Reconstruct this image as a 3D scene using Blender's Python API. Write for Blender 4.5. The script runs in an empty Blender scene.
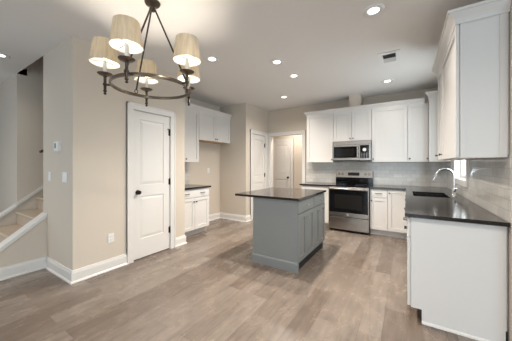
import bpy, bmesh, math, random
from mathutils import Vector, Matrix
random.seed(7)
S = bpy.context.scene
C = S.collection
PI = math.pi
# ------------------------------------------------------------------ camera, world, exposure
CAM_H = 1.3237
cam_d = bpy.data.cameras.new('camera')
cam = bpy.data.objects.new('camera', cam_d); C.objects.link(cam)
cam_d.sensor_fit = 'HORIZONTAL'; cam_d.sensor_width = 36.0
cam_d.lens = 36.0 * 237.76 / 512.0
cam_d.shift_y = -(170.5 - 164.91) / 512.0
cam_d.clip_start = 0.05
cam.location = (0, 0, CAM_H)
cam.rotation_euler = (PI / 2, 0, 0.5652)
S.camera = cam
S.view_settings.view_transform = 'Standard'
S.view_settings.look = 'None'
S.view_settings.gamma = 1.0
S.view_settings.use_curve_mapping = False
S.view_settings.exposure = 0.07

W = bpy.data.worlds.new('daylight'); S.world = W
W.use_nodes = True
bg = W.node_tree.nodes['Background']
bg.inputs['Color'].default_value = (0.80, 0.90, 1.0, 1)
bg.inputs['Strength'].default_value = 0.55

CEIL = 2.7685
WARM = (1.0, 0.90, 0.79)
COOL = (0.76, 0.88, 1.0)


def area(name, loc, rot, sx, sy, power, color):
    l = bpy.data.lights.new(name, 'AREA'); l.shape = 'RECTANGLE'; l.size = sx; l.size_y = sy
    l.energy = power; l.color = color
    o = bpy.data.objects.new(name, l); C.objects.link(o); o.location = loc; o.rotation_euler = rot
    return o


# daylight entering by the two big living room windows behind the camera and by the sink window, plus two added fills
area('daylight_rear_window', (-4.2, -3.62, 1.35), (PI / 2, 0, 0), 2.2, 2.0, 7, COOL)
area('daylight_patio_door', (-0.6, -3.62, 1.2), (PI / 2, 0, 0), 2.4, 2.2, 62, (0.78, 0.89, 0.98))
area('added_side_fill', (3.15, -0.6, 1.35), (0, PI / 2, 0), 1.9, 2.6, 58, (0.66, 0.86, 1.0))  # unseen fill added from the right; the wall there has no window
area('added_left_fill', (-6.95, -1.4, 1.35), (0, -PI / 2, 0), 1.9, 2.4, 22, (0.6, 0.82, 1.0))  # bluish fill added in front of the solid left wall
area('daylight_sink_window', (0.80, 4.21, 1.66), (0, PI / 2, 0), 1.0, 0.7, 24, (0.80, 0.93, 1.0))


# ------------------------------------------------------------------ materials
def mat(name, col, rough=0.5, metal=0.0, spec=0.5, emit=None, estr=0.0, noise=0.0, nscale=30.0, bump=0.0, coat=0.0):
    m = bpy.data.materials.new(name); m.use_nodes = True
    nt = m.node_tree; b = nt.nodes['Principled BSDF']
    b.inputs['Base Color'].default_value = (*col, 1)
    b.inputs['Roughness'].default_value = rough
    b.inputs['Metallic'].default_value = metal
    b.inputs['Specular IOR Level'].default_value = spec
    b.inputs['Coat Weight'].default_value = coat
    if emit:
        b.inputs['Emission Color'].default_value = (*emit, 1)
        b.inputs['Emission Strength'].default_value = estr
    tc = nt.nodes.new('ShaderNodeTexCoord')
    nz = nt.nodes.new('ShaderNodeTexNoise'); nz.inputs['Scale'].default_value = nscale; nz.inputs['Detail'].default_value = 4
    nt.links.new(tc.outputs['Object'], nz.inputs['Vector'])
    if noise:
        rm = nt.nodes.new('ShaderNodeMapRange')
        rm.inputs['To Min'].default_value = 1 - noise; rm.inputs['To Max'].default_value = 1 + noise
        nt.links.new(nz.outputs['Fac'], rm.inputs['Value'])
        mx = nt.nodes.new('ShaderNodeMix'); mx.data_type = 'RGBA'; mx.blend_type = 'MULTIPLY'
        mx.inputs['Factor'].default_value = 1
        mx.inputs['A'].default_value = (*col, 1)
        nt.links.new(rm.outputs['Result'], mx.inputs['B'])
        nt.links.new(mx.outputs['Result'], b.inputs['Base Color'])
    if bump:
        bp = nt.nodes.new('ShaderNodeBump'); bp.inputs['Strength'].default_value = bump; bp.inputs['Distance'].default_value = 0.004
        nt.links.new(nz.outputs['Fac'], bp.inputs['Height'])
        nt.links.new(bp.outputs['Normal'], b.inputs['Normal'])
    return m


def floor_mat():
    m = bpy.data.materials.new('oak_planks'); m.use_nodes = True
    nt = m.node_tree; b = nt.nodes['Principled BSDF']; L = nt.links.new
    tc = nt.nodes.new('ShaderNodeTexCoord')
    sp = nt.nodes.new('ShaderNodeSeparateXYZ'); L(tc.outputs['Object'], sp.inputs[0])
    cb = nt.nodes.new('ShaderNodeCombineXYZ'); L(sp.outputs['Y'], cb.inputs['X']); L(sp.outputs['X'], cb.inputs['Y'])
    br = nt.nodes.new('ShaderNodeTexBrick'); L(cb.outputs[0], br.inputs['Vector'])
    br.offset = 0.37; br.inputs['Scale'].default_value = 1
    br.inputs['Brick Width'].default_value = 1.25; br.inputs['Row Height'].default_value = 0.165
    br.inputs['Mortar Size'].default_value = 0.0012; br.inputs['Mortar Smooth'].default_value = 0.3
    br.inputs['Color1'].default_value = (0.148, 0.114, 0.091, 1)
    br.inputs['Color2'].default_value = (0.235, 0.196, 0.165, 1)
    br.inputs['Mortar'].default_value = (0.10, 0.08, 0.066, 1)
    mp = nt.nodes.new('ShaderNodeMapping'); mp.inputs['Scale'].default_value = (1.6, 11, 1); L(cb.outputs[0], mp.inputs['Vector'])
    nz = nt.nodes.new('ShaderNodeTexNoise'); nz.inputs['Scale'].default_value = 2.3; nz.inputs['Detail'].default_value = 8; L(mp.outputs[0], nz.inputs['Vector'])
    mp2 = nt.nodes.new('ShaderNodeMapping'); mp2.inputs['Scale'].default_value = (1.4, 2.2, 1); L(cb.outputs[0], mp2.inputs['Vector'])
    n2 = nt.nodes.new('ShaderNodeTexNoise'); n2.inputs['Scale'].default_value = 3.2; n2.inputs['Detail'].default_value = 8; n2.inputs['Roughness'].default_value = 0.65; L(mp2.outputs[0], n2.inputs['Vector'])
    ad = nt.nodes.new('ShaderNodeMath'); ad.operation = 'ADD'; L(nz.outputs['Fac'], ad.inputs[0]); L(n2.outputs['Fac'], ad.inputs[1])
    rm = nt.nodes.new('ShaderNodeMapRange'); rm.inputs['From Min'].default_value = 0.62; rm.inputs['From Max'].default_value = 1.38
    rm.inputs['To Min'].default_value = 0.68; rm.inputs['To Max'].default_value = 1.32; L(ad.outputs[0], rm.inputs['Value'])
    mx = nt.nodes.new('ShaderNodeMix'); mx.data_type = 'RGBA'; mx.blend_type = 'MULTIPLY'; mx.inputs['Factor'].default_value = 1
    L(br.outputs['Color'], mx.inputs['A']); L(rm.outputs['Result'], mx.inputs['B']); L(mx.outputs['Result'], b.inputs['Base Color'])
    r2 = nt.nodes.new('ShaderNodeMapRange'); r2.inputs['To Min'].default_value = 0.16; r2.inputs['To Max'].default_value = 0.36
    L(n2.outputs['Fac'], r2.inputs['Value']); L(r2.outputs['Result'], b.inputs['Roughness'])
    bp = nt.nodes.new('ShaderNodeBump'); bp.inputs['Strength'].default_value = 0.25; bp.inputs['Distance'].default_value = 0.003
    iv = nt.nodes.new('ShaderNodeMath'); iv.operation = 'SUBTRACT'; iv.inputs[0].default_value = 1; L(br.outputs['Fac'], iv.inputs[1])
    L(iv.outputs[0], bp.inputs['Height']); L(bp.outputs['Normal'], b.inputs['Normal'])
    return m


def tile_mat(name, axis):
    m = bpy.data.materials.new(name); m.use_nodes = True
    nt = m.node_tree; b = nt.nodes['Principled BSDF']; L = nt.links.new
    tc = nt.nodes.new('ShaderNodeTexCoord')
    sp = nt.nodes.new('ShaderNodeSeparateXYZ'); L(tc.outputs['Object'], sp.inputs[0])
    cb = nt.nodes.new('ShaderNodeCombineXYZ'); L(sp.outputs[axis], cb.inputs['X']); L(sp.outputs['Z'], cb.inputs['Y'])
    br = nt.nodes.new('ShaderNodeTexBrick'); L(cb.outputs[0], br.inputs['Vector'])
    br.inputs['Scale'].default_value = 1
    br.inputs['Brick Width'].default_value = 0.152; br.inputs['Row Height'].default_value = 0.0765
    br.inputs['Mortar Size'].default_value = 0.0022; br.inputs['Mortar Smooth'].default_value = 0.4
    br.inputs['Color1'].default_value = (0.56, 0.54, 0.505, 1)
    br.inputs['Color2'].default_value = (0.66, 0.64, 0.60, 1)
    br.inputs['Mortar'].default_value = (0.44, 0.42, 0.385, 1)
    L(br.outputs['Color'], b.inputs['Base Color'])
    b.inputs['Roughness'].default_value = 0.09
    nz = nt.nodes.new('ShaderNodeTexNoise'); nz.inputs['Scale'].default_value = 9; L(tc.outputs['Object'], nz.inputs['Vector'])
    iv = nt.nodes.new('ShaderNodeMath'); iv.operation = 'MULTIPLY_ADD'; iv.inputs[1].default_value = -1.0; L(br.outputs['Fac'], iv.inputs[0]); L(nz.outputs['Fac'], iv.inputs[2])
    bp = nt.nodes.new('ShaderNodeBump'); bp.inputs['Strength'].default_value = 0.25; bp.inputs['Distance'].default_value = 0.003
    L(iv.outputs[0], bp.inputs['Height']); L(bp.outputs['Normal'], b.inputs['Normal'])
    return m


def granite_mat():
    m = bpy.data.materials.new('dark_granite'); m.use_nodes = True
    nt = m.node_tree; b = nt.nodes['Principled BSDF']; L = nt.links.new
    tc = nt.nodes.new('ShaderNodeTexCoord')
    nz = nt.nodes.new('ShaderNodeTexNoise'); nz.inputs['Scale'].default_value = 90; nz.inputs['Detail'].default_value = 8; L(tc.outputs['Object'], nz.inputs['Vector'])
    cr = nt.nodes.new('ShaderNodeValToRGB'); L(nz.outputs['Fac'], cr.inputs['Fac'])
    cr.color_ramp.elements[0].position = 0.40; cr.color_ramp.elements[0].color = (0.010, 0.009, 0.009, 1)
    cr.color_ramp.elements[1].position = 0.78; cr.color_ramp.elements[1].color = (0.05, 0.038, 0.030, 1)
    L(cr.outputs['Color'], b.inputs['Base Color'])
    b.inputs['Roughness'].default_value = 0.13; b.inputs['Specular IOR Level'].default_value = 0.45
    return m


def shade_mat(name, ca, cb_, tr):
    m = bpy.data.materials.new(name); m.use_nodes = True
    nt = m.node_tree; L = nt.links.new
    out = nt.nodes['Material Output']; nt.nodes.remove(nt.nodes['Principled BSDF'])
    tc = nt.nodes.new('ShaderNodeTexCoord')
    mp = nt.nodes.new('ShaderNodeMapping'); mp.inputs['Scale'].default_value = (60, 60, 4); L(tc.outputs['Object'], mp.inputs['Vector'])
    nz = nt.nodes.new('ShaderNodeTexNoise'); nz.inputs['Scale'].default_value = 1.0; L(mp.outputs[0], nz.inputs['Vector'])
    cr = nt.nodes.new('ShaderNodeValToRGB'); L(nz.outputs['Fac'], cr.inputs['Fac'])
    cr.color_ramp.elements[0].position = 0.3; cr.color_ramp.elements[0].color = (*ca, 1)
    cr.color_ramp.elements[1].position = 0.7; cr.color_ramp.elements[1].color = (*cb_, 1)
    d = nt.nodes.new('ShaderNodeBsdfDiffuse'); t = nt.nodes.new('ShaderNodeBsdfTranslucent')
    L(cr.outputs['Color'], d.inputs['Color']); L(cr.outputs['Color'], t.inputs['Color'])
    mx = nt.nodes.new('ShaderNodeMixShader'); mx.inputs['Fac'].default_value = tr
    L(d.outputs[0], mx.inputs[1]); L(t.outputs[0], mx.inputs[2]); L(mx.outputs[0], out.inputs['Surface'])
    return m


def glass_mat():
    m = bpy.data.materials.new('clear_glass'); m.use_nodes = True
    nt = m.node_tree; L = nt.links.new
    out = nt.nodes['Material Output']; nt.nodes.remove(nt.nodes['Principled BSDF'])
    t = nt.nodes.new('ShaderNodeBsdfTransparent'); g = nt.nodes.new('ShaderNodeBsdfGlossy'); g.inputs['Roughness'].default_value = 0.02
    mx = nt.nodes.new('ShaderNodeMixShader'); mx.inputs['Fac'].default_value = 0.06
    L(t.outputs[0], mx.inputs[1]); L(g.outputs[0], mx.inputs[2]); L(mx.outputs[0], out.inputs['Surface'])
    return m


M = dict(
    wall=mat('wall_paint', (0.63, 0.565, 0.485), 0.75, noise=0.015, nscale=60, bump=0.04),
    ceil=mat('ceiling_paint', (0.82, 0.80, 0.78), 0.9, noise=0.01, nscale=40),
    trim=mat('white_trim', (0.74, 0.725, 0.70), 0.35, noise=0.01),
    cab=mat('white_cabinet_paint', (0.72, 0.705, 0.685), 0.38, noise=0.01),
    gap=mat('cabinet_inside', (0.30, 0.28, 0.26), 0.7, noise=0.05),
    island=mat('grey_cabinet_paint', (0.215, 0.228, 0.228), 0.42, noise=0.02),
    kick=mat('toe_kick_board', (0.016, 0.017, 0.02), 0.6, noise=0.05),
    wood=mat('raw_plywood', (0.55, 0.36, 0.19), 0.6, noise=0.12, nscale=12),
    bronze=mat('oil_rubbed_bronze', (0.075, 0.058, 0.044), 0.28, metal=0.75, noise=0.15, nscale=40),
    bronze_ring=mat('bronze_ring_metal', (0.17, 0.135, 0.10), 0.28, metal=0.85, noise=0.15, nscale=40),
    black=mat('black_hardware', (0.012, 0.011, 0.010), 0.4, metal=0.4, noise=0.1),
    nickel=mat('brushed_nickel', (0.07, 0.065, 0.06), 0.32, metal=1.0, noise=0.05),
    chrome=mat('polished_chrome', (0.75, 0.75, 0.76), 0.10, metal=1.0, noise=0.02),
    steel=mat('stainless_steel', (0.40, 0.37, 0.335), 0.27, metal=1.0, noise=0.04, nscale=8),
    glass_black=mat('black_ceramic_glass', (0.004, 0.004, 0.005), 0.06, spec=0.3, noise=0.05),
    window_dark=mat('oven_window_mesh', (0.012, 0.011, 0.010), 0.10, spec=0.3, noise=0.05, nscale=200),
    sink=mat('black_sink_composite', (0.012, 0.012, 0.014), 0.25, noise=0.1),
    plastic=mat('white_plastic', (0.80, 0.80, 0.79), 0.3, noise=0.01),
    grey_plastic=mat('grey_plastic', (0.22, 0.23, 0.24), 0.4, noise=0.02),
    slot=mat('dark_slot', (0.02, 0.02, 0.02), 0.6, noise=0.1),
    carpet=mat('tan_carpet', (0.56, 0.46, 0.36), 0.95, noise=0.25, nscale=220, bump=0.6),
    sleeve=mat('candle_sleeve', (0.75, 0.73, 0.68), 0.5, noise=0.02),
    lens=mat('lamp_lens', (0.9, 0.9, 0.9), 0.4, emit=(1.0, 0.93, 0.82), estr=4.0, noise=0.01),
    bulb=mat('bulb_glow', (0.9, 0.9, 0.9), 0.4, emit=(1.0, 0.86, 0.66), estr=5.0, noise=0.01),
    display=mat('lit_clock_display', (0.01, 0.01, 0.01), 0.2, noise=0.05),
    sticker=mat('paper_sticker', (0.80, 0.80, 0.78), 0.6, noise=0.03),
    floor=floor_mat(), tile_x=tile_mat('subway_tile_along_back', 'X'), tile_y=tile_mat('subway_tile_along_side', 'Y'),
    granite=granite_mat(), shade=shade_mat('linen_shade', (0.80, 0.72, 0.59), (0.93, 0.87, 0.76), 0.6), liner=shade_mat('white_shade_liner', (0.84, 0.83, 0.80), (0.90, 0.89, 0.86), 0.65), glass=glass_mat(),
)


# ------------------------------------------------------------------ mesh helpers
class MB:
    def __init__(self): self.bm = bmesh.new()

    def box(self, x0, x1, y0, y1, z0, z1):
        v = [self.bm.verts.new(p) for p in ((x0, y0, z0), (x1, y0, z0), (x1, y1, z0), (x0, y1, z0), (x0, y0, z1), (x1, y0, z1), (x1, y1, z1), (x0, y1, z1))]
        for f in ((3, 2, 1, 0), (4, 5, 6, 7), (0, 1, 5, 4), (1, 2, 6, 5), (2, 3, 7, 6), (3, 0, 4, 7)):
            self.bm.faces.new([v[i] for i in f])
        return self

    def lathe(self, prof, c=(0, 0, 0), axis='Z', seg=24, close=False):
        # prof: list of (r, h); axis direction of h
        rings = []
        for r, h in prof:
            ring = []
            for i in range(seg):
                a = 2 * PI * i / seg
                p = (r * math.cos(a), r * math.sin(a), h)
                if axis == 'Y': p = (p[0], p[2], -p[1])
                if axis == 'X': p = (p[2], p[0], p[1])
                ring.append(self.bm.verts.new((p[0] + c[0], p[1] + c[1], p[2] + c[2])))
            rings.append(ring)
        n = len(rings)
        for k in range(n if close else n - 1):
            A, B = rings[k], rings[(k + 1) % n]
            for i in range(seg):
                self.bm.faces.new((A[i], A[(i + 1) % seg], B[(i + 1) % seg], B[i]))
        if not close:
            if prof[0][0] > 1e-5: self.bm.faces.new(rings[0][::-1])
            if prof[-1][0] > 1e-5: self.bm.faces.new(rings[-1])
        return self

    def tube(self, pts, r, seg=12):
        pts = [Vector(p) for p in pts]; rings = []
        ref = None
        for i, p in enumerate(pts):
            t = (pts[min(i + 1, len(pts) - 1)] - pts[max(i - 1, 0)]).normalized()
            if ref is None:
                ref = Vector((0, 0, 1)) if abs(t.z) < 0.9 else Vector((1, 0, 0))
            u = (ref - t * ref.dot(t)).normalized(); ref = u
            w = t.cross(u)
            rr = r[i] if isinstance(r, (list, tuple)) else r
            rings.append([self.bm.verts.new(p + (u * math.cos(2 * PI * k / seg) + w * math.sin(2 * PI * k / seg)) * rr) for k in range(seg)])
        for A, B in zip(rings, rings[1:]):
            for i in range(seg):
                self.bm.faces.new((A[i], A[(i + 1) % seg], B[(i + 1) % seg], B[i]))
        self.bm.faces.new(rings[0][::-1]); self.bm.faces.new(rings[-1])
        return self

    def prism(self, poly, axis, a0, a1):
        # poly: list of 2-D points; axis 'X': points are (y,z); 'Y': (x,z); 'Z': (x,y)
        def P(p, a):
            return {'X': (a, p[0], p[1]), 'Y': (p[0], a, p[1]), 'Z': (p[0], p[1], a)}[axis]
        A = [self.bm.verts.new(P(p, a0)) for p in poly]; B = [self.bm.verts.new(P(p, a1)) for p in poly]
        n = len(poly)
        self.bm.faces.new(A); self.bm.faces.new(B[::-1])
        for i in range(n): self.bm.faces.new((A[i], B[i], B[(i + 1) % n], A[(i + 1) % n]))
        return self

    def sweep(self, path, prof):
        # path: plan points, profile points (out to the right of travel, z), mitred corners
        n = len(path); N = []
        for a, b in zip(path, path[1:]):
            d = (Vector(b) - Vector(a)).normalized(); N.append(Vector((d.y, -d.x)))
        rings = []
        for i, p in enumerate(path):
            if i == 0: m = N[0]
            elif i == n - 1: m = N[-1]
            else:
                m = N[i - 1] + N[i]; m = m / m.dot(N[i])
            rings.append([self.bm.verts.new((p[0] + m.x * o, p[1] + m.y * o, z)) for o, z in prof])
        k = len(prof)
        for A, B in zip(rings, rings[1:]):
            for i in range(k): self.bm.faces.new((A[i], A[(i + 1) % k], B[(i + 1) % k], B[i]))
        self.bm.faces.new(rings[0][::-1]); self.bm.faces.new(rings[-1])
        return self

    def build(self, name, m, parent=None, bevel=0.0, smooth=False):
        bmesh.ops.recalc_face_normals(self.bm, faces=self.bm.faces)
        me = bpy.data.meshes.new(name); self.bm.to_mesh(me); self.bm.free()
        me.materials.append(M[m] if isinstance(m, str) else m)
        o = bpy.data.objects.new(name, me); C.objects.link(o)
        if parent: o.parent = parent
        if smooth:
            for p in me.polygons: p.use_smooth = True
            e = o.modifiers.new('edge', 'EDGE_SPLIT'); e.split_angle = math.radians(38)
        if bevel:
            b = o.modifiers.new('bevel', 'BEVEL'); b.width = bevel; b.segments = 2; b.limit_method = 'ANGLE'; b.angle_limit = math.radians(40)
        return o


def tag(o, label, cat, group=None, kind=None):
    o['label'] = label; o['category'] = cat
    if group: o['group'] = group
    if kind: o['kind'] = kind
    return o


def thing(name, label, cat, loc=(0, 0, 0), rz=0.0, group=None, kind=None):
    o = bpy.data.objects.new(name, None); C.objects.link(o); o.empty_display_size = 0.1
    o.location = loc; o.rotation_euler = (0, 0, rz)
    return tag(o, label, cat, group, kind)


def copy_tree(o, parent=None):
    c = o.copy(); C.objects.link(c)
    if parent: c.parent = parent
    for ch in list(o.children): copy_tree(ch, c)
    return c


def struct(name, mb, m, label, cat, bevel=0.0):
    return tag(mb.build(name, m, None, bevel), label, cat, kind='structure')


# ------------------------------------------------------------------ room shell
XR, YB = 0.625, 5.55            # right wall face, back wall face
XD, XN, XP, YP = -3.16, -3.94, -3.147, 4.527
YT = 1.149                      # thermostat wall face
XS = -5.20                      # far stair wall face
T = 0.12

b = MB()
b.box(-7.0, 3.2, -3.7, 2.48, -0.1, 0.0); b.box(-7.0, XR + T, 2.48, 7.2, -0.1, 0.0)
struct('floor', b, 'floor', 'brown oak plank floor running back into the kitchen', 'floor')

b = MB()
b.box(-7.0, 3.2, -3.7, YT, CEIL, CEIL + 0.1)
b.box(XN, 3.2, YT, 2.48, CEIL, CEIL + 0.1); b.box(XN, XR + T, 2.48, 7.2, CEIL, CEIL + 0.1)
b.box(-7.0, XS, YT, YT + T, CEIL, CEIL + 0.1)
struct('ceiling', b, 'ceil', 'flat pale ceiling with recessed lights', 'ceiling')

b = MB()   # wall carrying the hall opening and the kitchen
OX0, OX1, OZ = -3.055, -2.17, 2.085
b.box(XP - 0.05, OX0, YB, YB + T, 0, CEIL)
b.box(OX0, OX1, YB, YB + T, OZ, CEIL)
b.box(OX1, XR + T, YB, YB + T, 0, CEIL)
struct('wall_back', b, 'wall', 'beige back wall behind the range and hall opening', 'wall')

WY0, WY1, WZ0, WZ1 = 3.80, 4.58, 1.13, 2.20
b = MB()
b.box(XR, XR + T, 2.36, WY0, 0, CEIL); b.box(XR, XR + T, WY1, YB, 0, CEIL)
b.box(XR, XR + T, WY0, WY1, 0, WZ0); b.box(XR, XR + T, WY0, WY1, WZ1, CEIL)
b.box(XR + T, 3.2, 2.36, 2.48, 0, CEIL)
struct('wall_right', b, 'wall', 'right wall with the sink window', 'wall')

b = MB()   # pantry: thermostat wall, door wall, end return
b.box(XN - T, XD, YT, YT + T, 0, CEIL)
struct('wall_front', b, 'wall', 'grey narrow wall with thermostat and switches beside the stairs', 'wall')
DY0, DY1, DZ = 1.84, 2.45, 2.085
b = MB()
b.box(XD - T, XD, YT + T, DY0, 0, CEIL); b.box(XD - T, XD, DY1, 2.74, 0, CEIL)
b.box(XD - T, XD, DY0, DY1, DZ, CEIL)
b.box(XN, XD - T, 2.62, 2.74, 0, CEIL)
struct('wall_left', b, 'wall', 'beige wall around the white pantry door', 'wall')
b = MB()
b.box(XN - T, XN, YT + T, YB + 1.2, 0, 4.8)
struct('wall_alcove', b, 'wall', 'beige wall at the back of the refrigerator alcove', 'wall')
HY0, HY1 = 4.78, 5.41
b = MB()
b.box(XN, XP, YP, YP + T, 0, CEIL)
b.box(XP - T, XP, YP + T, HY0, 0, CEIL); b.box(XP - T, XP, HY1, YB, 0, CEIL)
b.box(XP - T, XP, HY0, HY1, DZ, CEIL)
struct('wall_corner', b, 'wall', 'jutting beige wall corner between alcove and hall doors', 'wall')

b = MB()   # hall seen through the opening
b.box(XN, -1.75, 6.70, 6.82, 0, CEIL); b.box(-1.87, -1.75, YB + T, 6.70, 0, CEIL)
struct('wall_hall', b, 'wall', 'tan wall of the hall beyond the cased opening', 'wall')

b = MB()
b.box(XS - T, XS, YT, 4.9, 0, 4.8); b.box(XS, XN - T, 4.78, 4.9, 0, 4.8)
b.box(XS - T, XN, YT, 4.9, 4.8, 4.9); b.box(XS - T, XN, YT - T, YT, CEIL + 0.1, 4.9)
struct('wall_stairwell', b, 'wall', 'brown shaded wall of the stairwell', 'wall')
b = MB()
b.box(-7.0, XS - T, YT, YT + T, 0, CEIL)
struct('wall_far_left', b, 'wall', 'pale grey wall at the left edge beyond the stairs', 'wall')

b = MB()   # living room behind the camera, windows open to the sky
b.box(-7.0, -5.3, -3.7, -3.58, 0, CEIL); b.box(-3.1, -1.8, -3.7, -3.58, 0, CEIL); b.box(0.6, 3.2, -3.7, -3.58, 0, CEIL)
b.box(-5.3, -3.1, -3.7, -3.58, 0, 0.35); b.box(-5.3, -3.1, -3.7, -3.58, 2.35, CEIL); b.box(-1.8, 0.6, -3.7, -3.58, 2.3, CEIL)
b.box(-7.1, -7.0, -3.7, YT + T, 0, CEIL); b.box(3.2, 3.3, -3.7, 2.48, 0, CEIL)
struct('wall_rear', b, 'wall', 'living room walls behind the camera', 'wall')

# knee walls of the stairs
SL = 0.77
def kz(y): return 0.70 + SL * (y - YT)
def knee(x0, x1, name, label):
    bb = MB(); y0 = 0.42
    bb.prism([(y0, 0), (YT, 0), (YT, kz(YT) - 0.035), (y0, kz(y0) - 0.035)], 'X', x0, x1)
    struct(name, bb, 'wall', label, 'wall')
knee(XN - T, XN, 'wall_knee', 'low sloping grey wall in front of the stairs')
knee(XS - T, XS, 'wall_knee_far', 'low sloping wall on the far side of the stairs')
def cap(x0, x1, y0, y1, name, label, dz=0.0, th=0.042):
    bb = MB()
    bb.prism([(y0, kz(y0) - th + dz), (y1, kz(y1) - th + dz), (y1, kz(y1) + dz), (y0, kz(y0) + dz)], 'X', x0, x1)
    struct(name, bb, 'trim', label, 'trim', 0.003)
cap(XN - T - 0.02, XN + 0.02, 0.40, YT - 0.001, 'trim_1', 'white sloping cap on the near stair wall', th=0.05)
cap(XS - T - 0.02, XS + 0.02, 0.40, YT, 'trim_2', 'white sloping cap on the far stair wall')
b = MB()
b.prism([(YT + 0.001, kz(YT) - 0.02), (4.6, kz(4.6) - 0.02), (4.6, kz(4.6) + 0.045), (YT + 0.001, kz(YT) + 0.03)], 'X', XS, XS + 0.02)
struct('trim_3', b, 'trim', 'white skirt board climbing the stairwell wall', 'trim')

# baseboards: tall flat board with a moulded top and a shoe
BP = [(0, 0), (0.028, 0), (0.028, 0.012), (0.016, 0.026), (0.016, 0.108), (0.011, 0.125), (0.009, 0.138), (0, 0.142)]
def baseboard(path, name, label):
    struct(name, MB().sweep(path, BP), 'trim', label, 'baseboard')
CW = 0.085
baseboard([(XD, DY0 - CW - 0.001), (XD, YT), (XN, YT), (XN, 0.42)][::-1], 'baseboard_front', 'white baseboard wrapping the knee wall and thermostat wall')
baseboard([(XD, DY1 + CW + 0.001), (XD, 2.74), (XD - 0.15, 2.74)], 'baseboard_left', 'short white baseboard right of the pantry door')
baseboard([(XN, 3.535), (XN, YP), (XP, YP), (XP, HY0 - CW - 0.001)], 'baseboard_alcove', 'white baseboard along the refrigerator alcove')
baseboard([(XN, 6.70), (-3.72, 6.70)], 'baseboard_hall', 'white baseboard in the hall')
baseboard([(-2.90, 6.70), (-1.87, 6.70)], 'baseboard_hall_right', 'white baseboard in the hall right of the door')


# casings (three-sided) around openings
def casing_x(x, y0, y1, z, name, label, out=1):
    t0, t1 = sorted((x, x + out * 0.02)); b0, b1 = sorted((x, x + out * 0.028)); bb = MB()
    for ya, yb in ((y0 - CW, y0), (y1, y1 + CW)):
        bb.box(t0, t1, ya, yb, 0, z)
    bb.box(t0, t1, y0 - CW, y1 + CW, z, z + CW)
    bb.box(b0, b1, y0 - CW, y0 - CW + 0.018, 0, z + CW); bb.box(b0, b1, y1 + CW - 0.018, y1 + CW, 0, z + CW)
    bb.box(b0, b1, y0 - CW, y1 + CW, z + CW - 0.018, z + CW)
    # jamb lining
    j0, j1 = sorted((x - out * T, x))
    bb.box(j0, j1, y0, y0 + 0.004, 0, z); bb.box(j0, j1, y1 - 0.004, y1, 0, z); bb.box(j0, j1, y0, y1, z - 0.004, z)
    struct(name, bb, 'trim', label, 'trim')
def casing_y(y, x0, x1, z, name, label, both=True, depth=T):
    bb = MB()
    for ya, yb, yc in ((y - 0.02, y, y - 0.028),) + (((y + depth, y + depth + 0.02, y + depth + 0.028),) if both else ()):
        bb.box(x0 - CW, x0, ya, yb, 0, z); bb.box(x1, x1 + CW, ya, yb, 0, z); bb.box(x0 - CW, x1 + CW, ya, yb, z, z + CW)
        if yc < ya:
            bb.box(x0 - CW, x0 - CW + 0.018, yc, yb, 0, z + CW); bb.box(x1 + CW - 0.018, x1 + CW, yc, yb, 0, z + CW); bb.box(x0 - CW, x1 + CW, yc, yb, z + CW - 0.018, z + CW)
    if depth:
        bb.box(x0, x0 + 0.004, y, y + depth, 0, z); bb.box(x1 - 0.004, x1, y, y + depth, 0, z); bb.box(x0, x1, y, y + depth, z - 0.004, z)
    struct(name, bb, 'trim', label, 'trim')
casing_x(XD, DY0, DY1, DZ, 'trim_4', 'white casing around the pantry door')
casing_x(XP, HY0, HY1, DZ, 'trim_5', 'white casing around the door left of the hall opening')
casing_y(YB, OX0, OX1, OZ, 'trim_6', 'white casing of the wide hall opening')
casing_y(6.70, -3.63, -2.985, 2.06, 'trim_7', 'white casing around the door deep in the hall', both=False, depth=0)

# chase above the microwave
b = MB(); b.box(-1.02, -0.795, 5.24, YB, 2.45, CEIL)
struct('trim_8', b, 'wall', 'boxed beige duct chase above the microwave cabinet', 'duct chase')


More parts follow.
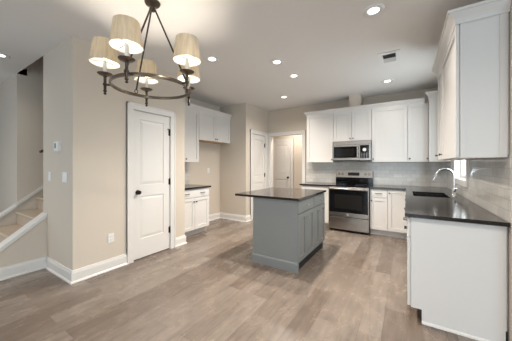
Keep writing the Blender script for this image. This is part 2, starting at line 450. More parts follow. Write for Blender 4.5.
# doors: moulded two-panel slab; local x = width from hinge-less side, front faces -Y
def panel_door(name, label, loc, rz, w, h, knob_x, hinge_x, knob_z=0.94, hinges=(0.3, 1.06, 1.83), stop=False):
    r = thing(name, label, 'door', loc, rz, kind='structure')
    th = 0.038; bb = MB(); st = 0.105
    bb.box(0, w, 0.012, th, 0.012, h)
    bb.box(0, st, 0, 0.014, 0.012, h); bb.box(w - st, w, 0, 0.014, 0.012, h)
    for z0, z1 in ((0.012, 0.28), (0.88, 1.04), (h - 0.115, h)): bb.box(st, w - st, 0, 0.014, z0, z1)
    for z0, z1 in ((0.28, 0.88), (1.04, h - 0.115)):
        x0, x1 = st, w - st; i = 0.045
        P = lambda x, z, y: bb.bm.verts.new((x, y, z))
        o = [P(x0, z0, 0.013), P(x1, z0, 0.013), P(x1, z1, 0.013), P(x0, z1, 0.013)]
        a = [P(x0 + i, z0 + i, 0.004), P(x1 - i, z0 + i, 0.004), P(x1 - i, z1 - i, 0.004), P(x0 + i, z1 - i, 0.004)]
        for k in range(4): bb.bm.faces.new((o[k], o[(k + 1) % 4], a[(k + 1) % 4], a[k]))
        bb.bm.faces.new(a)
    bb.build('slab', 'trim', r)
    k = MB(); kn = knob_x is not None and k.lathe([(0.0, -0.062), (0.016, -0.061), (0.026, -0.052), (0.029, -0.04), (0.024, -0.028), (0.011, -0.022), (0.010, -0.006), (0.031, -0.005), (0.033, 0.0)], (knob_x, 0, knob_z), 'Y', 20).build('door_knob', 'black', r, smooth=True)
    for z in hinges:
        hb = MB(); hb.lathe([(0.009, -0.048), (0.009, 0.048)], (hinge_x, -0.008, z), 'Z', 10); hb.lathe([(0.006, 0.048), (0.007, 0.056), (0, 0.06)], (hinge_x, -0.008, z), 'Z', 10)
        s = -1 if hinge_x > w / 2 else 1
        x0, x1 = sorted((hinge_x, hinge_x + s * 0.02)); hb.box(x0, x1, -0.003, 0.0, z - 0.045, z + 0.045)
        ho = hb.build('hinge', 'black', r)
        if stop and z == hinges[-1]:
            sb = MB(); sb.tube([(hinge_x, -0.012, z + 0.05), (hinge_x - 0.03, -0.035, z + 0.05), (hinge_x - 0.055, -0.022, z + 0.05)], 0.007, 8)
            sb.build('door_stop', 'black', ho)
    return r
panel_door('door_1', 'white two-panel pantry door with black knob and hinges', (XD - 0.012, DY0 + 0.007, 0), PI / 2, DY1 - DY0 - 0.014, 2.077, 0.07, DY1 - DY0 - 0.012, stop=True)
panel_door('door_2', 'white door with black hinges on the side wall left of the hall opening', (XP - 0.012, HY0 + 0.007, 0), PI / 2, HY1 - HY0 - 0.014, 2.077, None, HY1 - HY0 - 0.012)
panel_door('door_3', 'white panel door with black knob deep in the hall', (-3.623, 6.66, 0), 0, 0.631, 2.05, 0.56, 0.008)

# sink window
r = thing('window_1', 'white cased window on the right wall over the sink', 'window', (XR, (WY0 + WY1) / 2, WZ0), 0, kind='structure')
hy = (WY1 - WY0) / 2; hz = WZ1 - WZ0; b = MB()
for y0, y1, z0, z1 in ((-hy - 0.075, -hy, -0.075, hz + 0.075), (hy, hy + 0.075, -0.075, hz + 0.075), (-hy, hy, -0.075, 0), (-hy, hy, hz, hz + 0.075)):
    b.box(-0.024, 0, y0, y1, z0, z1)
b.box(0, T, -hy, -hy + 0.006, 0, hz); b.box(0, T, hy - 0.006, hy, 0, hz); b.box(0, T, -hy, hy, 0, 0.006); b.box(0, T, -hy, hy, hz - 0.006, hz)
b.build('window_frame', 'trim', r)
for z0, z1, x in ((0.006, hz / 2 + 0.02, 0.05), (hz / 2 - 0.02, hz - 0.006, 0.08)):
    b = MB(); a, c = -hy + 0.006, hy - 0.006
    b.box(x, x + 0.028, a, a + 0.045, z0, z1); b.box(x, x + 0.028, c - 0.045, c, z0, z1)
    b.box(x, x + 0.028, a + 0.045, c - 0.045, z0, z0 + 0.045); b.box(x, x + 0.028, a + 0.045, c - 0.045, z1 - 0.045, z1)
    s = b.build('sash', 'trim', r)
    MB().box(x + 0.012, x + 0.016, a + 0.045, c - 0.045, z0 + 0.045, z1 - 0.045).build('glass_pane', 'glass', s)

# ------------------------------------------------------------------ staircase (carpeted)
RUN, RISE = 0.25, 0.1985
r = thing('staircase', 'tan carpeted stairs rising behind the low sloping wall', 'stairs', ((XS + XN - T) / 2, 0.6, 0))
for k in range(1, 14):
    yn = 1.12 + (k - 3) * RUN - 0.6; z = k * RISE; hw = (XN - T - XS) / 2 - 0.018
    b = MB()
    b.prism([(yn + 0.025, z - RISE), (yn + RUN + 0.024, z - RISE), (yn + RUN + 0.024, z), (yn + 0.008, z), (yn, z - 0.008), (yn - 0.002, z - 0.022), (yn + 0.004, z - 0.034), (yn + 0.025, z - 0.04)], 'X', -hw, hw)
    b.build('step', 'carpet', r)
# handrail in the stairwell
r = thing('handrail', 'dark end of a stair handrail behind the thermostat wall', 'handrail', (XN - T - 0.06, YT + T, 1.5))
b = MB(); b.tube([(0.055, -0.13, 0.005), (0.0, -0.13, 0.0), (0, -0.10, 0.015), (0, 0.05, 0.135), (0, 2.6, 0.135 + 2.55 * SL)], 0.019, 12)
b.build('rail', 'bronze', r, smooth=True)
for y in (0.12, 1.4):
    z = 0.135 + (y - 0.05) * SL
    b = MB(); b.tube([(0, y, z - 0.015), (0.0, y, z - 0.06), (0.058, y, z - 0.08)], 0.008, 8); b.build('bracket', 'bronze', r, smooth=True)

# ------------------------------------------------------------------ cabinets
DT = 0.02
def knob_part(parent, x, z, y=-DT, m='nickel', r=0.013):
    k = MB(); k.lathe([(0.0, -0.028), (r * 0.7, -0.0275), (r, -0.023), (r * 0.9, -0.017), (r * 0.42, -0.012), (r * 0.42, -0.004), (r * 0.7, -0.002), (r * 0.7, 0)], (x, y, z), 'Y', 16)
    return k.build('knob', m, parent, smooth=True)
def pull_part(parent, x, z, y=-DT, m='nickel', w=0.1):
    k = MB()
    k.tube([(x - w / 2, y, z), (x - w / 2, y - 0.02, z), (x - w / 2 + 0.008, y - 0.028, z), (x + w / 2 - 0.008, y - 0.028, z), (x + w / 2, y - 0.02, z), (x + w / 2, y, z)], 0.0055, 8)
    return k.build('pull', m, parent, smooth=True)
def shaker(parent, name, x0, x1, z0, z1, m, knob=None, pulls=(), rail=0.058, km='nickel'):
    g = 0.0032; x0 += g; x1 -= g; z0 += g; z1 -= g
    bb = MB()
    bb.box(x0 + 0.01, x1 - 0.01, -DT + 0.013, -0.001, z0 + 0.01, z1 - 0.01)
    bb.box(x0, x0 + rail, -DT, -0.0005, z0, z1); bb.box(x1 - rail, x1, -DT, -0.0005, z0, z1)
    bb.box(x0 + rail, x1 - rail, -DT, -0.0005, z0, z0 + rail); bb.box(x0 + rail, x1 - rail, -DT, -0.0005, z1 - rail, z1)
    o = bb.build(name, m, parent)
    if knob: knob_part(o, knob[0], knob[1], m=km)
    for p in pulls: pull_part(o, p[0], p[1], m=km)
    return o
def slab_front(parent, name, x0, x1, z0, z1, m, knobs=(), pulls=(), km='nickel'):
    g = 0.0032
    bb = MB(); bb.box(x0 + g, x1 - g, -DT + 0.004, -0.0005, z0 + g, z1 - g)
    i = 0.016; bb.box(x0 + i, x1 - i, -DT, -DT + 0.004, z0 + i, z1 - i)
    o = bb.build(name, m, parent)
    for p in knobs: knob_part(o, p[0], p[1], m=km)
    for p in pulls: pull_part(o, p[0], p[1], m=km)
    return o
def carcass(parent, w, d, h, m, z0=0.0, top=True):
    bb = MB(); t = 0.018
    bb.box(0, t, 0.0, d, z0, h); bb.box(w - t, w, 0.0, d, z0, h)
    bb.box(t, w - t, 0.0, d, z0, z0 + t)
    if top: bb.box(t, w - t, 0.0, d, h - t, h)
    bb.box(t, w - t, d - 0.008, d, z0 + t, h - t)
    bb.box(t, w - t, 0.012, 0.02, z0 + t, h - t)
    return bb.build('carcass', m, parent)

BASE_H, KICK = 0.881, 0.112
def base_cabinet(label, loc, rz, w, d, fronts, m='cab', kick_m='kick', kick_in=0.075, km='nickel', group=None, name='base_cabinet', top=True):
    r = thing(name, label, 'cabinet', loc, rz, group)
    carcass(r, w, d, BASE_H, m, KICK, top)
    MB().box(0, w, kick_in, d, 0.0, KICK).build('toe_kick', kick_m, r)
    for f in fronts:
        kind = f[0]
        if kind == 'door': shaker(r, 'door', *f[1:5], m, knob=f[5], km=km)
        else: slab_front(r, 'drawer', *f[1:5], m, knobs=f[5], pulls=f[6], km=km)
    return r
UB, UT = 1.379, 2.432
def wall_cabinet(label, loc, rz, w, d, h, doors, m='cab', bottom=None, name='wall_cabinet', km='nickel'):
    r = thing(name, label, 'cabinet', loc, rz)
    carcass(r, w, d, h, m)
    if bottom: MB().box(0.02, w - 0.02, 0.022, d - 0.01, -0.004, 0.0).build('underside', bottom, r)
    for x0, x1, kn in doors: shaker(r, 'door', x0, x1, 0.0, h, m, knob=kn, km=km)
    return r
DRZ = 0.715    # drawer / door split height

# alcove run on the left (fronts face +X)
base_cabinet('white two-door base cabinet under the small counter beside the alcove', (-3.35, 2.745, 0), PI / 2, 0.765, 0.585,
             [('drawer', 0, 0.765, DRZ, 0.872, (), ((0.19, 0.795), (0.575, 0.795))),
              ('door', 0, 0.3825, KICK + 0.008, DRZ, (0.3825 - 0.03, 0.64)), ('door', 0.3825, 0.765, KICK + 0.008, DRZ, (0.3825 + 0.03, 0.64))], kick_m='cab')
b = MB(); b.box(-3.935, -3.30, 2.745, 3.535, 0.8815, 0.912)
tag(b.build('countertop', 'granite', None, 0.003), 'small dark countertop on the white cabinet beside the alcove', 'countertop')
wall_cabinet('tall white wall cabinet above the small dark counter on the left', (-3.62, 2.745, UB), PI / 2, 0.75, 0.315, UT - UB,
             [(0, 0.375, (0.375 - 0.03, 0.06)), (0.375, 0.75, (0.375 + 0.03, 0.06))])
wall_cabinet('short wide white wall cabinet over the empty refrigerator alcove', (-3.62, 3.497, 1.845), PI / 2, 1.025, 0.315, UT - 1.845,
             [(0, 0.5125, (0.5125 - 0.03, 0.05)), (0.5125, 1.025, (0.5125 + 0.03, 0.05))], bottom='wood')
CROWN = [(0.0, -0.012), (0.004, -0.012), (0.006, 0.012), (0.016, 0.03), (0.034, 0.05), (0.046, 0.066), (0.056, 0.07), (0.056, 0.088), (0.0, 0.088)]
def crown(path, label, z=UT):
    prof = [(o - 0.0, z + h) for o, h in CROWN]
    tag(MB().sweep(path, prof).build('crown_molding', 'cab'), label, 'crown molding')
crown([(-3.599, 2.745), (-3.599, 4.522)], 'white crown molding on top of the alcove cabinets')
b = MB(); b.box(XN, XN + 0.006, 2.745, 3.535, 0.912, UB)
struct('trim_9', b, 'tile_y', 'pale tile backsplash above the small left counter', 'backsplash')

# back wall uppers (fronts face -Y)
FY = 5.235
BD = YB - FY - 0.002
wall_cabinet('white wall cabinet at the left end, above the counter left of the range', (-1.934, FY, UB), 0, 0.596, BD, UT - UB, [(0, 0.596, (0.566, 0.06))])
wall_cabinet('short white two-door wall cabinet above the microwave', (-1.336, FY, 1.822), 0, 0.744, BD, UT - 1.822,
             [(0, 0.372, (0.342, 0.05)), (0.372, 0.744, (0.402, 0.05))])
wall_cabinet('wide white single-door wall cabinet just right of the microwave', (-0.590, FY, UB), 0, 0.604, BD, UT - UB, [(0, 0.604, (0.03, 0.06))])
wall_cabinet('narrow white wall cabinet in the corner right of the wide one', (0.016, FY, UB), 0, 0.305, BD, UT - UB, [(0, 0.305, (0.03, 0.06))])
crown([(-1.934, YB - 0.003), (-1.934, FY - DT), (0.267, FY - DT)], 'white crown molding along the back wall cabinets')
b = MB(); b.box(-2.08 , XR - 0.0065, YB - 0.006, YB, 0.912, UB + 0.02)
struct('trim_10', b, 'tile_x', 'glossy pale subway tile backsplash behind the range', 'backsplash')
# right wall uppers (fronts face -X): local x runs towards the camera
XF = 0.345
RD = XR - XF - 0.002
wall_cabinet('white wall cabinet in the far right corner beyond the window', (XF, YB - 0.005, UB), -PI / 2, 0.475, RD, UT + 0.062 - UB, [(0.335, 0.475, (0.36, 0.06))])
crown([(XF - DT, FY - 0.03), (XF - DT, 5.07), (XR - 0.002, 5.07)], 'white crown molding on the taller corner cabinet', UT + 0.062)
r = wall_cabinet('large white wall cabinet nearest the camera, broad side panel showing', (XF, 3.33, UB), -PI / 2, 0.90, RD, UT - UB,
                 [(0, 0.915, (0.03, 0.06))])
bb = MB(); bb.box(0.9005, 0.9125, 0.007, RD - 0.012, 0, UT - UB); bb.box(0.9125, 0.9185, RD - 0.05, RD - 0.012, 0, UT - UB); bb.box(0.9125, 0.9185, 0.007, 0.036, 0, UT - UB)
bb.build('side_panel', 'cab', r)
wall_cabinet('narrow white wall cabinet between the large one and the sink window', (XF, 3.70, UB), -PI / 2, 0.368, RD, UT - UB, [(0, 0.368, (0.03, 0.06))])
crown([(XR - 0.002, 3.70), (XF - DT, 3.70), (XF - DT, 2.4105), (XR - 0.002, 2.4105)], 'white crown molding on the cabinets nearest the camera')
b = MB()
ZT = UB + 0.02
for y0, y1, z0, z1 in ((2.39, WY0 - 0.076, 0.912, ZT), (WY1 + 0.076, YB - 0.0065, 0.912, ZT), (WY0 - 0.076, WY1 + 0.076, 0.912, WZ0 - 0.076)):
    b.box(XR - 0.006, XR, y0, y1, z0, z1)
struct('trim_11', b, 'tile_y', 'glossy pale subway tile backsplash on the sink wall', 'backsplash')

# base cabinets on the back wall
BY = 4.96
BBD = YB - BY - 0.008
base_cabinet('white base cabinet left of the range, partly behind the island', (-1.955, BY, 0), 0, 0.60, BBD,
             [('drawer', 0, 0.60, DRZ, 0.872, (), ((0.30, 0.795),)), ('door', 0, 0.30, KICK + 0.008, DRZ, (0.27, 0.64)), ('door', 0.30, 0.60, KICK + 0.008, DRZ, (0.33, 0.64))], kick_m='cab')
base_cabinet('white base cabinet with a drawer, just right of the range', (-0.588, BY, 0), 0, 0.292, BBD,
             [('drawer', 0, 0.292, DRZ, 0.872, (), ((0.146, 0.795),)), ('door', 0, 0.292, KICK + 0.008, DRZ, (0.03, 0.655))], kick_m='cab')
base_cabinet('white full-height-door base cabinet in the corner by the sink run', (-0.295, BY, 0), 0, 0.30, BBD,
             [('door', 0, 0.30, KICK + 0.008, 0.872, (0.03, 0.81))], kick_m='cab')
# right run under the sink counter (fronts face -X)
RX = 0.024
RRD = XR - RX - 0.008
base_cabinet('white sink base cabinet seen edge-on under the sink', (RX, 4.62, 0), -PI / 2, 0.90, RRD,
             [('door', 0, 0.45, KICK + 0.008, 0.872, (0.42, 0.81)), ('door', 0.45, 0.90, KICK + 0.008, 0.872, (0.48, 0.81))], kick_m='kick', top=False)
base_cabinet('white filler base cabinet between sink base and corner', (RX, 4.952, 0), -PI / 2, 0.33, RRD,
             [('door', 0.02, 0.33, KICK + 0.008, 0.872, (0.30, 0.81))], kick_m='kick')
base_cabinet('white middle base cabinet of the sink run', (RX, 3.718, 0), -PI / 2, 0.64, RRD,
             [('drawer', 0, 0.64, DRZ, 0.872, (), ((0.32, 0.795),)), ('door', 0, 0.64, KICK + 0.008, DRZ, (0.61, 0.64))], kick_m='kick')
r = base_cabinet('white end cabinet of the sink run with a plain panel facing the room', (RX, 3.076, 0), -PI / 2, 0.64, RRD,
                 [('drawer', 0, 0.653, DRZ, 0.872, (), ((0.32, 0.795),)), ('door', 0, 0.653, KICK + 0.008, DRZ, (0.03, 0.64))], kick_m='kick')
bb = MB(); bb.prism([(0.007, KICK), (0.082, KICK), (0.082, 0.0), (RRD - 0.012, 0.0), (RRD - 0.012, BASE_H), (0.007, BASE_H)], 'X', 0.6405, 0.653)
e = bb.build('end_panel', 'cab', r)
bb = MB(); bb.prism([(0.653, 0), (0.666, 0), (0.665, 0.010), (0.659, 0.017), (0.653, 0.019)], 'Y', 0.082, RRD - 0.012); bb.build('shoe_molding', 'trim', e)

# countertops
CT0, CT1 = 0.882, 0.912
b = MB(); b.box(-1.985, -1.352, 4.907, YB - 0.0065, CT0, CT1)
tag(b.build('countertop', 'granite', None, 0.003), 'dark countertop left of the range', 'countertop')
SX0, SX1, SY0, SY1 = 0.075, 0.46, 3.79, 4.45
b = MB(); xr = XR - 0.0065
yb = YB - 0.0065
for x0, x1, y0, y1 in ((-0.588, -0.014, 4.907, yb), (-0.014, xr, SY1, yb), (-0.014, SX0, SY0, SY1), (SX1, xr, SY0, SY1), (-0.014, xr, 2.391, SY0)):
    b.box(x0, x1, y0, y1, CT0, CT1)
bmesh.ops.remove_doubles(b.bm, verts=b.bm.verts, dist=1e-5)
tag(b.build('countertop', 'granite'), 'L-shaped dark countertop holding the sink, along the right wall', 'countertop')

# sink bowl
r = thing('kitchen_sink', 'black undermount sink set into the dark counter by the window', 'sink', ((SX0 + SX1) / 2, (SY0 + SY1) / 2, 0.69))
hx, hy = (SX1 - SX0) / 2, (SY1 - SY0) / 2; b = MB(); t = 0.008
b.box(-hx, hx, -hy, hy, 0, t)
b.box(-hx - t, -hx, -hy - t, hy + t, 0, 0.191); b.box(hx, hx + t, -hy - t, hy + t, 0, 0.191); b.box(-hx, hx, -hy - t, -hy, 0, 0.191); b.box(-hx, hx, hy, hy + t, 0, 0.191)
b.build('bowl', 'sink', r)
b = MB(); b.lathe([(0.045, 0.008), (0.045, 0.0105), (0.036, 0.0115), (0.03, 0.0095), (0, 0.0095)], (0, 0, 0), 'Z', 20); b.build('drain', 'steel', r, smooth=True)

# faucet
r = thing('kitchen_faucet', 'tall chrome gooseneck faucet behind the black sink', 'faucet', (0.535, 4.11, CT1))
b = MB(); b.lathe([(0.030, 0), (0.030, 0.006), (0.024, 0.012), (0.0215, 0.02), (0.0205, 0.085), (0.0185, 0.095), (0.014, 0.10)], (0, 0, 0), 'Z', 20); b.build('base', 'chrome', r, smooth=True)
R_ = 0.098; pts = [(0, 0, 0.09), (0, 0, 0.26)] + [(-R_ + R_ * math.cos(a), 0, 0.26 + R_ * math.sin(a)) for a in [PI * i / 14 * 0.93 for i in range(1, 15)]]
b = MB(); b.tube(pts, 0.0125, 14); b.build('gooseneck', 'chrome', r, smooth=True)
e = Vector(pts[-1]); dv = (Vector(pts[-1]) - Vector(pts[-2])).normalized()
b = MB(); b.tube([e, e + dv * 0.02, e + dv * 0.03, e + dv * 0.085, e + dv * 0.095], [0.0135, 0.015, 0.0165, 0.0175, 0.0155], 14); b.build('spray_head', 'chrome', r, smooth=True)
b = MB(); b.tube([(0, -0.015, 0.06), (0, -0.045, 0.062), (0.005, -0.075, 0.085), (0.01, -0.095, 0.105)], [0.012, 0.011, 0.007, 0.006], 10); b.build('lever', 'chrome', r, smooth=True)

# ------------------------------------------------------------------ range
RW = 0.752
r = thing('kitchen_range', 'stainless steel electric range with black glass oven door', 'range', (-0.970, 4.90, 0))
h = RW / 2; RDp = YB - 4.90 - 0.012
b = MB(); b.box(-h, h, 0.0, RDp, 0.03, 0.895); b.build('body', 'black', r)
for x in (-h + 0.04, h - 0.04):
    for y in (0.05, RDp - 0.05):
        b = MB(); b.lathe([(0.018, 0), (0.018, 0.03)], (x, y, 0), 'Z', 12); b.build('foot', 'black', r)
b = MB(); b.box(-h, h, -0.028, RDp - 0.07, 0.896, 0.917); ck = b.build('cooktop', 'glass_black', r, 0.003)
for x, y, rr in ((-0.19, 0.13, 0.10), (0.19, 0.13, 0.085), (-0.19, 0.40, 0.075), (0.19, 0.40, 0.10)):
    b = MB(); b.lathe([(rr, 0.9172), (rr - 0.004, 0.9172), (rr - 0.004, 0.9175), (rr, 0.9175)], (x, y, 0), 'Z', 36, close=True); b.build('burner_ring', 'grey_plastic', ck)
b = MB(); b.box(-h + 0.004, h - 0.004, -0.034, -0.001, 0.832, 0.888); b.box(-h + 0.004, h - 0.004, -0.034, -0.001, 0.305, 0.385)
b.box(-h + 0.004, -h + 0.018, -0.034, -0.001, 0.385, 0.832); b.box(h - 0.018, h - 0.004, -0.034, -0.001, 0.385, 0.832)
dr = b.build('oven_door', 'steel', r, 0.002)
b = MB(); b.box(-h + 0.018, h - 0.018, -0.031, -0.002, 0.385, 0.832); g = b.build('door_glass', 'glass_black', dr)
b = MB(); b.box(-0.25, 0.25, -0.0325, -0.031, 0.46, 0.74); b.build('oven_window', 'window_dark', dr)
b = MB(); b.tube([(-h + 0.03, -0.075, 0.858), (h - 0.03, -0.075, 0.858)], 0.0135, 14)
for x in (-h + 0.055, h - 0.055): b.box(x - 0.012, x + 0.012, -0.075, -0.03, 0.848, 0.868)
b.build('handle', 'steel', dr, smooth=True)
b = MB(); b.lathe([(0.0, -0.0375), (0.020, -0.037), (0.023, -0.0345), (0.023, -0.0335)], (0, 0, 0.345), 'Y', 24); b.build('round_badge', 'grey_plastic', dr, smooth=True)
b = MB(); b.box(-h + 0.004, h - 0.004, -0.034, -0.001, 0.052, 0.292); b.build('drawer', 'steel', r, 0.003)
b = MB(); yb0 = RDp - 0.075
b.prism([(yb0 + 0.012, 0.896), (RDp - 0.002, 0.896), (RDp - 0.002, 1.20), (yb0 + 0.03, 1.20), (yb0 + 0.012, 1.05)], 'X', -h, h)
bgd = b.build('backguard', 'glass_black', r)
b = MB(); b.prism([(yb0 + 0.0, 1.052), (yb0 + 0.011, 1.052), (yb0 + 0.029, 1.205), (yb0 + 0.018, 1.205)], 'X', -h + 0.002, h - 0.002)
pn = b.build('control_panel', 'steel', r)
yk = yb0 + 0.008
for x in (-0.305, -0.235, 0.235, 0.305):
    b = MB(); b.lathe([(0.0, -0.028), (0.017, -0.027), (0.019, -0.022), (0.021, -0.004), (0.026, 0.0), (0.026, 0.004)], (x, yk, 1.13), 'Y', 20); b.build('burner_knob', 'steel', pn, smooth=True)
b = MB(); b.prism([(yb0 - 0.001 + 0.004, 1.092), (yb0 + 0.012, 1.092), (yb0 + 0.02, 1.16), (yb0 + 0.0115, 1.16)], 'X', -0.115, 0.115); b.build('clock_display', 'display', pn)

# microwave
r = thing('microwave', 'stainless over-the-range microwave below the short cabinet', 'microwave', (-0.964, 5.15, 1.402))
mw = 0.738 / 2; md = YB - 5.15 - 0.01
b = MB(); b.box(-mw, mw, 0.0, md, 0.012, 0.415); b.build('casing', 'steel', r, 0.003)
b = MB(); b.box(-mw + 0.005, mw - 0.005, 0.01, md - 0.02, 0.0, 0.0115); b.build('underside', 'black', r)
b = MB(); b.box(-mw, mw, -0.018, -0.0005, 0.335, 0.415); b.build('top_vent', 'steel', r, 0.003)
x1 = 0.155
b = MB(); b.box(-mw, x1, -0.03, -0.0005, 0.295, 0.332); b.box(-mw, x1, -0.03, -0.0005, 0.02, 0.065); b.box(-mw, -mw + 0.03, -0.03, -0.0005, 0.065, 0.295); b.box(x1 - 0.042, x1, -0.03, -0.0005, 0.065, 0.295)
dr = b.build('door', 'steel', r, 0.002)
b = MB(); b.box(-mw + 0.03, x1 - 0.042, -0.027, -0.001, 0.065, 0.295); b.build('door_glass', 'glass_black', dr)
b = MB(); b.box(-mw + 0.075, x1 - 0.085, -0.0285, -0.027, 0.095, 0.25); b.build('window', 'window_dark', dr)
b = MB(); b.tube([(x1 - 0.02, -0.03, 0.075), (x1 - 0.02, -0.06, 0.085), (x1 - 0.02, -0.064, 0.18), (x1 - 0.02, -0.06, 0.275), (x1 - 0.02, -0.03, 0.285)], 0.011, 12); b.build('handle', 'steel', dr, smooth=True)
b = MB(); b.box(x1 + 0.003, mw, -0.028, -0.0005, 0.02, 0.332); cp = b.build('control_panel', 'steel', r, 0.002)
b = MB(); b.box(x1 + 0.02, mw - 0.03, -0.030, -0.028, 0.055, 0.315); kp = b.build('keypad', 'glass_black', cp)
b = MB()
for i in range(3):
    for j in range(4): b.box(x1 + 0.038 + i * 0.044, x1 + 0.066 + i * 0.044, -0.0306, -0.030, 0.07 + j * 0.026, 0.083 + j * 0.026)
b.build('buttons', 'grey_plastic', kp)
b = MB(); b.lathe([(0.0, -0.0318), (0.034, -0.0316), (0.034, -0.030)], ((x1 + mw) / 2 - 0.005, 0, 0.225), 'Y', 24); b.build('round_sticker', 'sticker', kp)

# ------------------------------------------------------------------ island
IX0, IX1, IY0, IY1 = -1.782, -1.118, 2.735, 3.84
r = thing('kitchen_island', 'grey painted island cabinet standing in the middle of the floor', 'kitchen island', (IX1 - DT, IY0, 0), PI / 2)
L_, D_ = IY1 - IY0, IX1 - DT - IX0
b = MB(); b.box(0, L_, 0, D_, KICK, 0.8835); b.build('carcass', 'island', r)
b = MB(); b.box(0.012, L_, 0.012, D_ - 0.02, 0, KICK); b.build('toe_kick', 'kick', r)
b = MB()
BPI = [(0, 0), (0.016, 0), (0.016, 0.102), (0.008, 0.118), (0, 0.118)]
b.sweep([(L_, D_), (0, D_), (0, -DT)][::1], BPI)
b.box(0.0, 0.0119, -DT, 0.075, 0, KICK)
b.build('base_molding', 'island', r)
h2 = 0.575
for x0, x1 in ((0.002, h2), (h2, L_ - 0.002)):
    m = (x0 + x1) / 2
    slab_front(r, 'drawer', x0, x1, DRZ, 0.874, 'island', knobs=((m, 0.795),), km='chrome')
    shaker(r, 'door', x0, m, KICK + 0.004, DRZ, 'island', knob=(m - 0.03, 0.635), km='chrome')
    shaker(r, 'door', m, x1, KICK + 0.004, DRZ, 'island', knob=(m + 0.03, 0.635), km='chrome')
b = MB(); b.box(-2.075, -1.105, 2.708, 3.872, 0.884, 0.914)
tag(b.build('countertop', 'granite', None, 0.003), 'dark rectangular countertop on the grey island', 'countertop')

# ------------------------------------------------------------------ wall plates
def plate(name, label, cat, loc, rz, kind, w=0.072, hh=0.116, group=None):
    r = thing(name, label, cat, loc, rz, group)
    MB().box(-w / 2, w / 2, -0.006, 0, -hh / 2, hh / 2).build('plate', 'plastic', r, 0.0025)
    if kind == 'outlet':
        for z in (-0.02, 0.02):
            b = MB(); b.lathe([(0.0, -0.0085), (0.0165, -0.0085), (0.0175, -0.006)], (0, 0, z), 'Y', 20); s = b.build('socket', 'plastic', r)
            b = MB(); b.box(-0.008, -0.006, -0.0092, -0.0085, z - 0.004, z + 0.007); b.box(0.006, 0.008, -0.0092, -0.0085, z - 0.004, z + 0.007); b.build('slots', 'slot', s)
    else:
        n = kind
        for i in range(n):
            x = (i - (n - 1) / 2) * 0.046
            b = MB(); b.prism([(-0.006, -0.033), (-0.0115, -0.033), (-0.0075, 0.033), (-0.006, 0.033)], 'X', x - 0.0165, x + 0.0165); b.build('rocker', 'plastic', r)
    return r
plate('light_switch', 'white single light switch plate nearer the stairs', 'switch', (-3.832, YT, 1.178), 0, 1)
plate('light_switch', 'white double light switch plate below and right of the thermostat', 'switch', (-3.372, YT, 1.180), 0, 2, w=0.118)
plate('wall_outlet', 'white wall outlet low between the wall corner and pantry door', 'outlet', (XD, 1.558, 0.40), PI / 2, 'outlet')
plate('wall_outlet', 'white wall outlet inside the refrigerator alcove', 'outlet', (XN, 4.12, 1.19), PI / 2, 'outlet')
r = thing('thermostat', 'small white thermostat above the light switches', 'thermostat', (-3.535, YT, 1.545))
MB().box(-0.062, 0.062, -0.008, 0, -0.062, 0.062).build('back_plate', 'plastic', r, 0.003)
MB().box(-0.056, 0.056, -0.036, -0.008, -0.056, 0.056).build('body', 'plastic', r, 0.004)
MB().box(-0.036, 0.014, -0.0372, -0.036, -0.022, 0.036).build('screen', 'grey_plastic', r)

# ------------------------------------------------------------------ ceiling fixtures
def downlight_parts(r, power, spot=152):
    b = MB(); b.lathe([(0.095, 0.0), (0.095, -0.004), (0.088, -0.009), (0.068, -0.010), (0.050, -0.003), (0.050, 0.0)], (0, 0, 0), 'Z', 32, close=True); b.build('trim_ring', 'plastic', r, smooth=True)
    b = MB(); b.lathe([(0.0, -0.0035), (0.0498, -0.0035), (0.0498, -0.001), (0, -0.001)], (0, 0, 0), 'Z', 28); b.build('lens', 'lens', r)
    l = bpy.data.lights.new('downlight_lamp', 'SPOT'); l.energy = power; l.color = WARM; l.spot_size = math.radians(spot); l.spot_blend = 1.0; l.shadow_soft_size = 0.06
    o = bpy.data.objects.new('downlight_lamp', l); C.objects.link(o); o.parent = r; o.location = (0, 0, -0.03)
DL = [(-0.263, 2.468, 'recessed ceiling light nearest the camera, ahead of the ceiling vent'),
      (-1.539, 2.977, 'recessed ceiling light over the near end of the island'),
      (-1.543, 3.582, 'recessed ceiling light over the far end of the island'),
      (-2.206, 4.591, 'small far recessed ceiling light before the hall opening'),
      (-0.281, 4.670, 'recessed ceiling light between the vent and the back cabinets'),
      (-2.244, 2.418, 'recessed ceiling light just right of the chandelier'),
      (-4.516, 0.837, 'recessed ceiling light above the stairs at the left edge')]
DLP = 225
DIM = {0: 70, 3: 80, 4: 24, 5: 17, 6: 14}
for i, (x, y, lab) in enumerate(DL):
    if i == 0:
        proto = thing('recessed_light', lab, 'ceiling light', (x, y, CEIL), 0, 'recessed ceiling lights'); downlight_parts(proto, DIM[0]); o = proto
    else:
        o = copy_tree(proto); o.location = (x, y, CEIL); o['label'] = lab
        for ch in o.children:      # each fixture on its own dimmer
            if ch.type == 'LIGHT': ch.data = ch.data.copy(); ch.data.energy = DIM.get(i, DLP)
# unseen lamps added to brighten the hall and the room around the camera
for x, y, z in ((-2.6, 6.15, CEIL), (-0.5, 1.0, CEIL), (-4.4, -1.0, CEIL), (1.6, -0.8, CEIL)):
    o = copy_tree(proto); o.location = (x, y, z)
    for ch in o.children:
        if ch.type == 'LIGHT': ch.data = ch.data.copy(); ch.data.energy = 150
    if y == 6.15:
        for ch in o.children:
            if ch.type == 'LIGHT': ch.data = ch.data.copy(); ch.data.energy = 110; ch.data.spot_size = math.radians(160)
    o['label'] = {6.15: 'unseen recessed light added inside the hall', 1.0: 'unseen recessed light added above the camera', -1.0: 'unseen ceiling light added behind the camera to the left', -0.8: 'unseen ceiling light added behind the camera to the right'}[y]

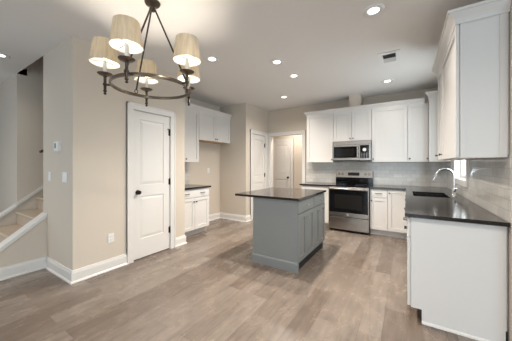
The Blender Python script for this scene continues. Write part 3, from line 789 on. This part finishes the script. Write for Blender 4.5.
r = thing('ceiling_vent', 'white square air vent on the ceiling over the kitchen', 'vent', (-0.196, 3.663, CEIL))
b = MB()
for x0, x1, y0, y1 in ((-0.125, -0.075, -0.20, 0.20), (0.075, 0.125, -0.20, 0.20), (-0.075, 0.075, -0.20, -0.14), (-0.075, 0.075, 0.14, 0.20)): b.box(x0, x1, y0, y1, -0.01, 0)
b.build('frame', 'plastic', r)
MB().box(-0.07, 0.07, -0.14, 0.14, -0.002, -0.0005).build('duct', 'slot', r)
for half, m in ((0, 'grey_plastic'), (7, 'plastic')):      # two banks turned opposite ways; the near bank's shade is coloured in grey
    b = MB()
    for i in range(half, half + 7):
        y = -0.132 + i * 0.02; d = 1 if half else -1
        b.prism([(y + 0.006 - 0.005 * d, -0.003), (y + 0.006 + 0.004 * d, -0.010), (y + 0.006 + 0.006 * d, -0.009), (y + 0.006 - 0.003 * d, -0.002)], 'X', -0.075, 0.075)
    b.build('louvres', m, r)

# ------------------------------------------------------------------ chandelier
CX, CY = -1.912, 1.294
BASEROT = math.degrees(0.5652)   # ring angles were measured against the viewing direction
r = thing('chandelier', 'dark bronze ring chandelier with five beige lamp shades', 'chandelier', (CX, CY, CEIL))
zr = 2.008 - CEIL
b = MB(); b.lathe([(0.066, 0.0), (0.066, -0.008), (0.060, -0.018), (0.030, -0.026), (0.016, -0.032), (0.014, -0.045), (0.024, -0.052), (0.028, -0.064), (0.022, -0.076), (0.0, -0.082)], (0, 0, 0), 'Z', 28)
b.build('canopy', 'bronze', r, smooth=True)
RR = 0.323
b = MB(); b.lathe([(RR - 0.006, zr - 0.014), (RR + 0.006, zr - 0.014), (RR + 0.008, zr - 0.010), (RR + 0.008, zr + 0.010), (RR + 0.006, zr + 0.014), (RR - 0.006, zr + 0.014), (RR - 0.008, zr + 0.010), (RR - 0.008, zr - 0.010)], (0, 0, 0), 'Z', 72, close=True)
b.build('ring', 'bronze_ring', r, smooth=True)
for a in (141, 21, 257):
    a = math.radians(a + BASEROT); c, s = math.cos(a), math.sin(a)
    b = MB(); b.tube([(c * 0.022, s * 0.022, -0.062), (c * (RR - 0.01), s * (RR - 0.01), zr + 0.045)], 0.0075, 10)
    rod = b.build('rod', 'bronze', r, smooth=True)
    b = MB()
    pts = [(c * (RR - 0.008) - s * 0.014 * math.cos(t), s * (RR - 0.008) + c * 0.014 * math.cos(t), zr + 0.03 + 0.018 * math.sin(t)) for t in [2 * PI * i / 16 for i in range(17)]]
    b.tube(pts, 0.004, 8); b.build('link', 'bronze', rod, smooth=True)
AR = 0.376
for k in range(5):
    a = math.radians(14 + 180 + 72 * k + BASEROT); c, s = math.cos(a), math.sin(a); x, y = c * AR, s * AR
    b = MB()
    z0 = 1.920 - CEIL
    b.lathe([(0.0, z0), (0.010, z0 + 0.006), (0.012, z0 + 0.014), (0.007, z0 + 0.022), (0.013, z0 + 0.028), (0.014, z0 + 0.036), (0.0105, z0 + 0.042), (0.0115, z0 + 0.08),
             (0.017, z0 + 0.084), (0.017, z0 + 0.096), (0.011, z0 + 0.102), (0.011, z0 + 0.150), (0.017, z0 + 0.158), (0.012, z0 + 0.165)], (x, y, 0), 'Z', 18)
    b.tube([(c * (RR + 0.004), s * (RR + 0.004), zr), (c * (AR - 0.008), s * (AR - 0.008), zr)], 0.009, 10)
    arm = b.build('candle_arm', 'bronze', r, smooth=True)
    zd = 2.088 - CEIL
    b = MB(); b.lathe([(0.012, zd - 0.010), (0.042, zd - 0.002), (0.057, zd + 0.008), (0.059, zd + 0.012), (0.055, zd + 0.012), (0.030, zd + 0.004), (0.0, zd + 0.004)], (x, y, 0), 'Z', 28); b.build('drip_dish', 'bronze_ring', arm, smooth=True)
    b = MB(); b.lathe([(0.0135, zd + 0.004), (0.0135, zd + 0.125), (0.010, zd + 0.128)], (x, y, 0), 'Z', 16); b.build('candle_sleeve', 'sleeve', arm, smooth=True)
    b = MB(); b.lathe([(0.010, zd + 0.128), (0.016, zd + 0.150), (0.0175, zd + 0.168), (0.013, zd + 0.19), (0.005, zd + 0.208), (0, zd + 0.213)], (x, y, 0), 'Z', 16); b.build('bulb', 'bulb', arm, smooth=True)
    zs0, zs1 = 2.188 - CEIL, 2.372 - CEIL
    b = MB(); b.lathe([(0.112, zs0), (0.088, zs1), (0.0872, zs1), (0.1112, zs0)], (x, y, 0), 'Z', 40, close=True); sh = b.build('lamp_shade', 'shade', r, smooth=True)
    b = MB(); b.lathe([(0.1110, zs0 + 0.001), (0.0870, zs1 - 0.001), (0.0862, zs1 - 0.001), (0.1102, zs0 + 0.001)], (x, y, 0), 'Z', 40, close=True); b.build('shade_liner', 'liner', sh, smooth=True)
    b = MB()
    for t in range(3):
        q = a + 2 * PI * t / 3; b.tube([(x + 0.012 * math.cos(q), y + 0.012 * math.sin(q), zs0 + 0.02), (x + 0.1075 * math.cos(q), y + 0.1075 * math.sin(q), zs0 + 0.02)], 0.0022, 6)
    b.build('spider_frame', 'nickel', sh)
    l = bpy.data.lights.new('candle_lamp', 'POINT'); l.energy = 11.0; l.color = (1.0, 0.90, 0.76); l.shadow_soft_size = 0.02
    o = bpy.data.objects.new('candle_lamp', l); C.objects.link(o); o.parent = r; o.location = (x, y, zd + 0.185)
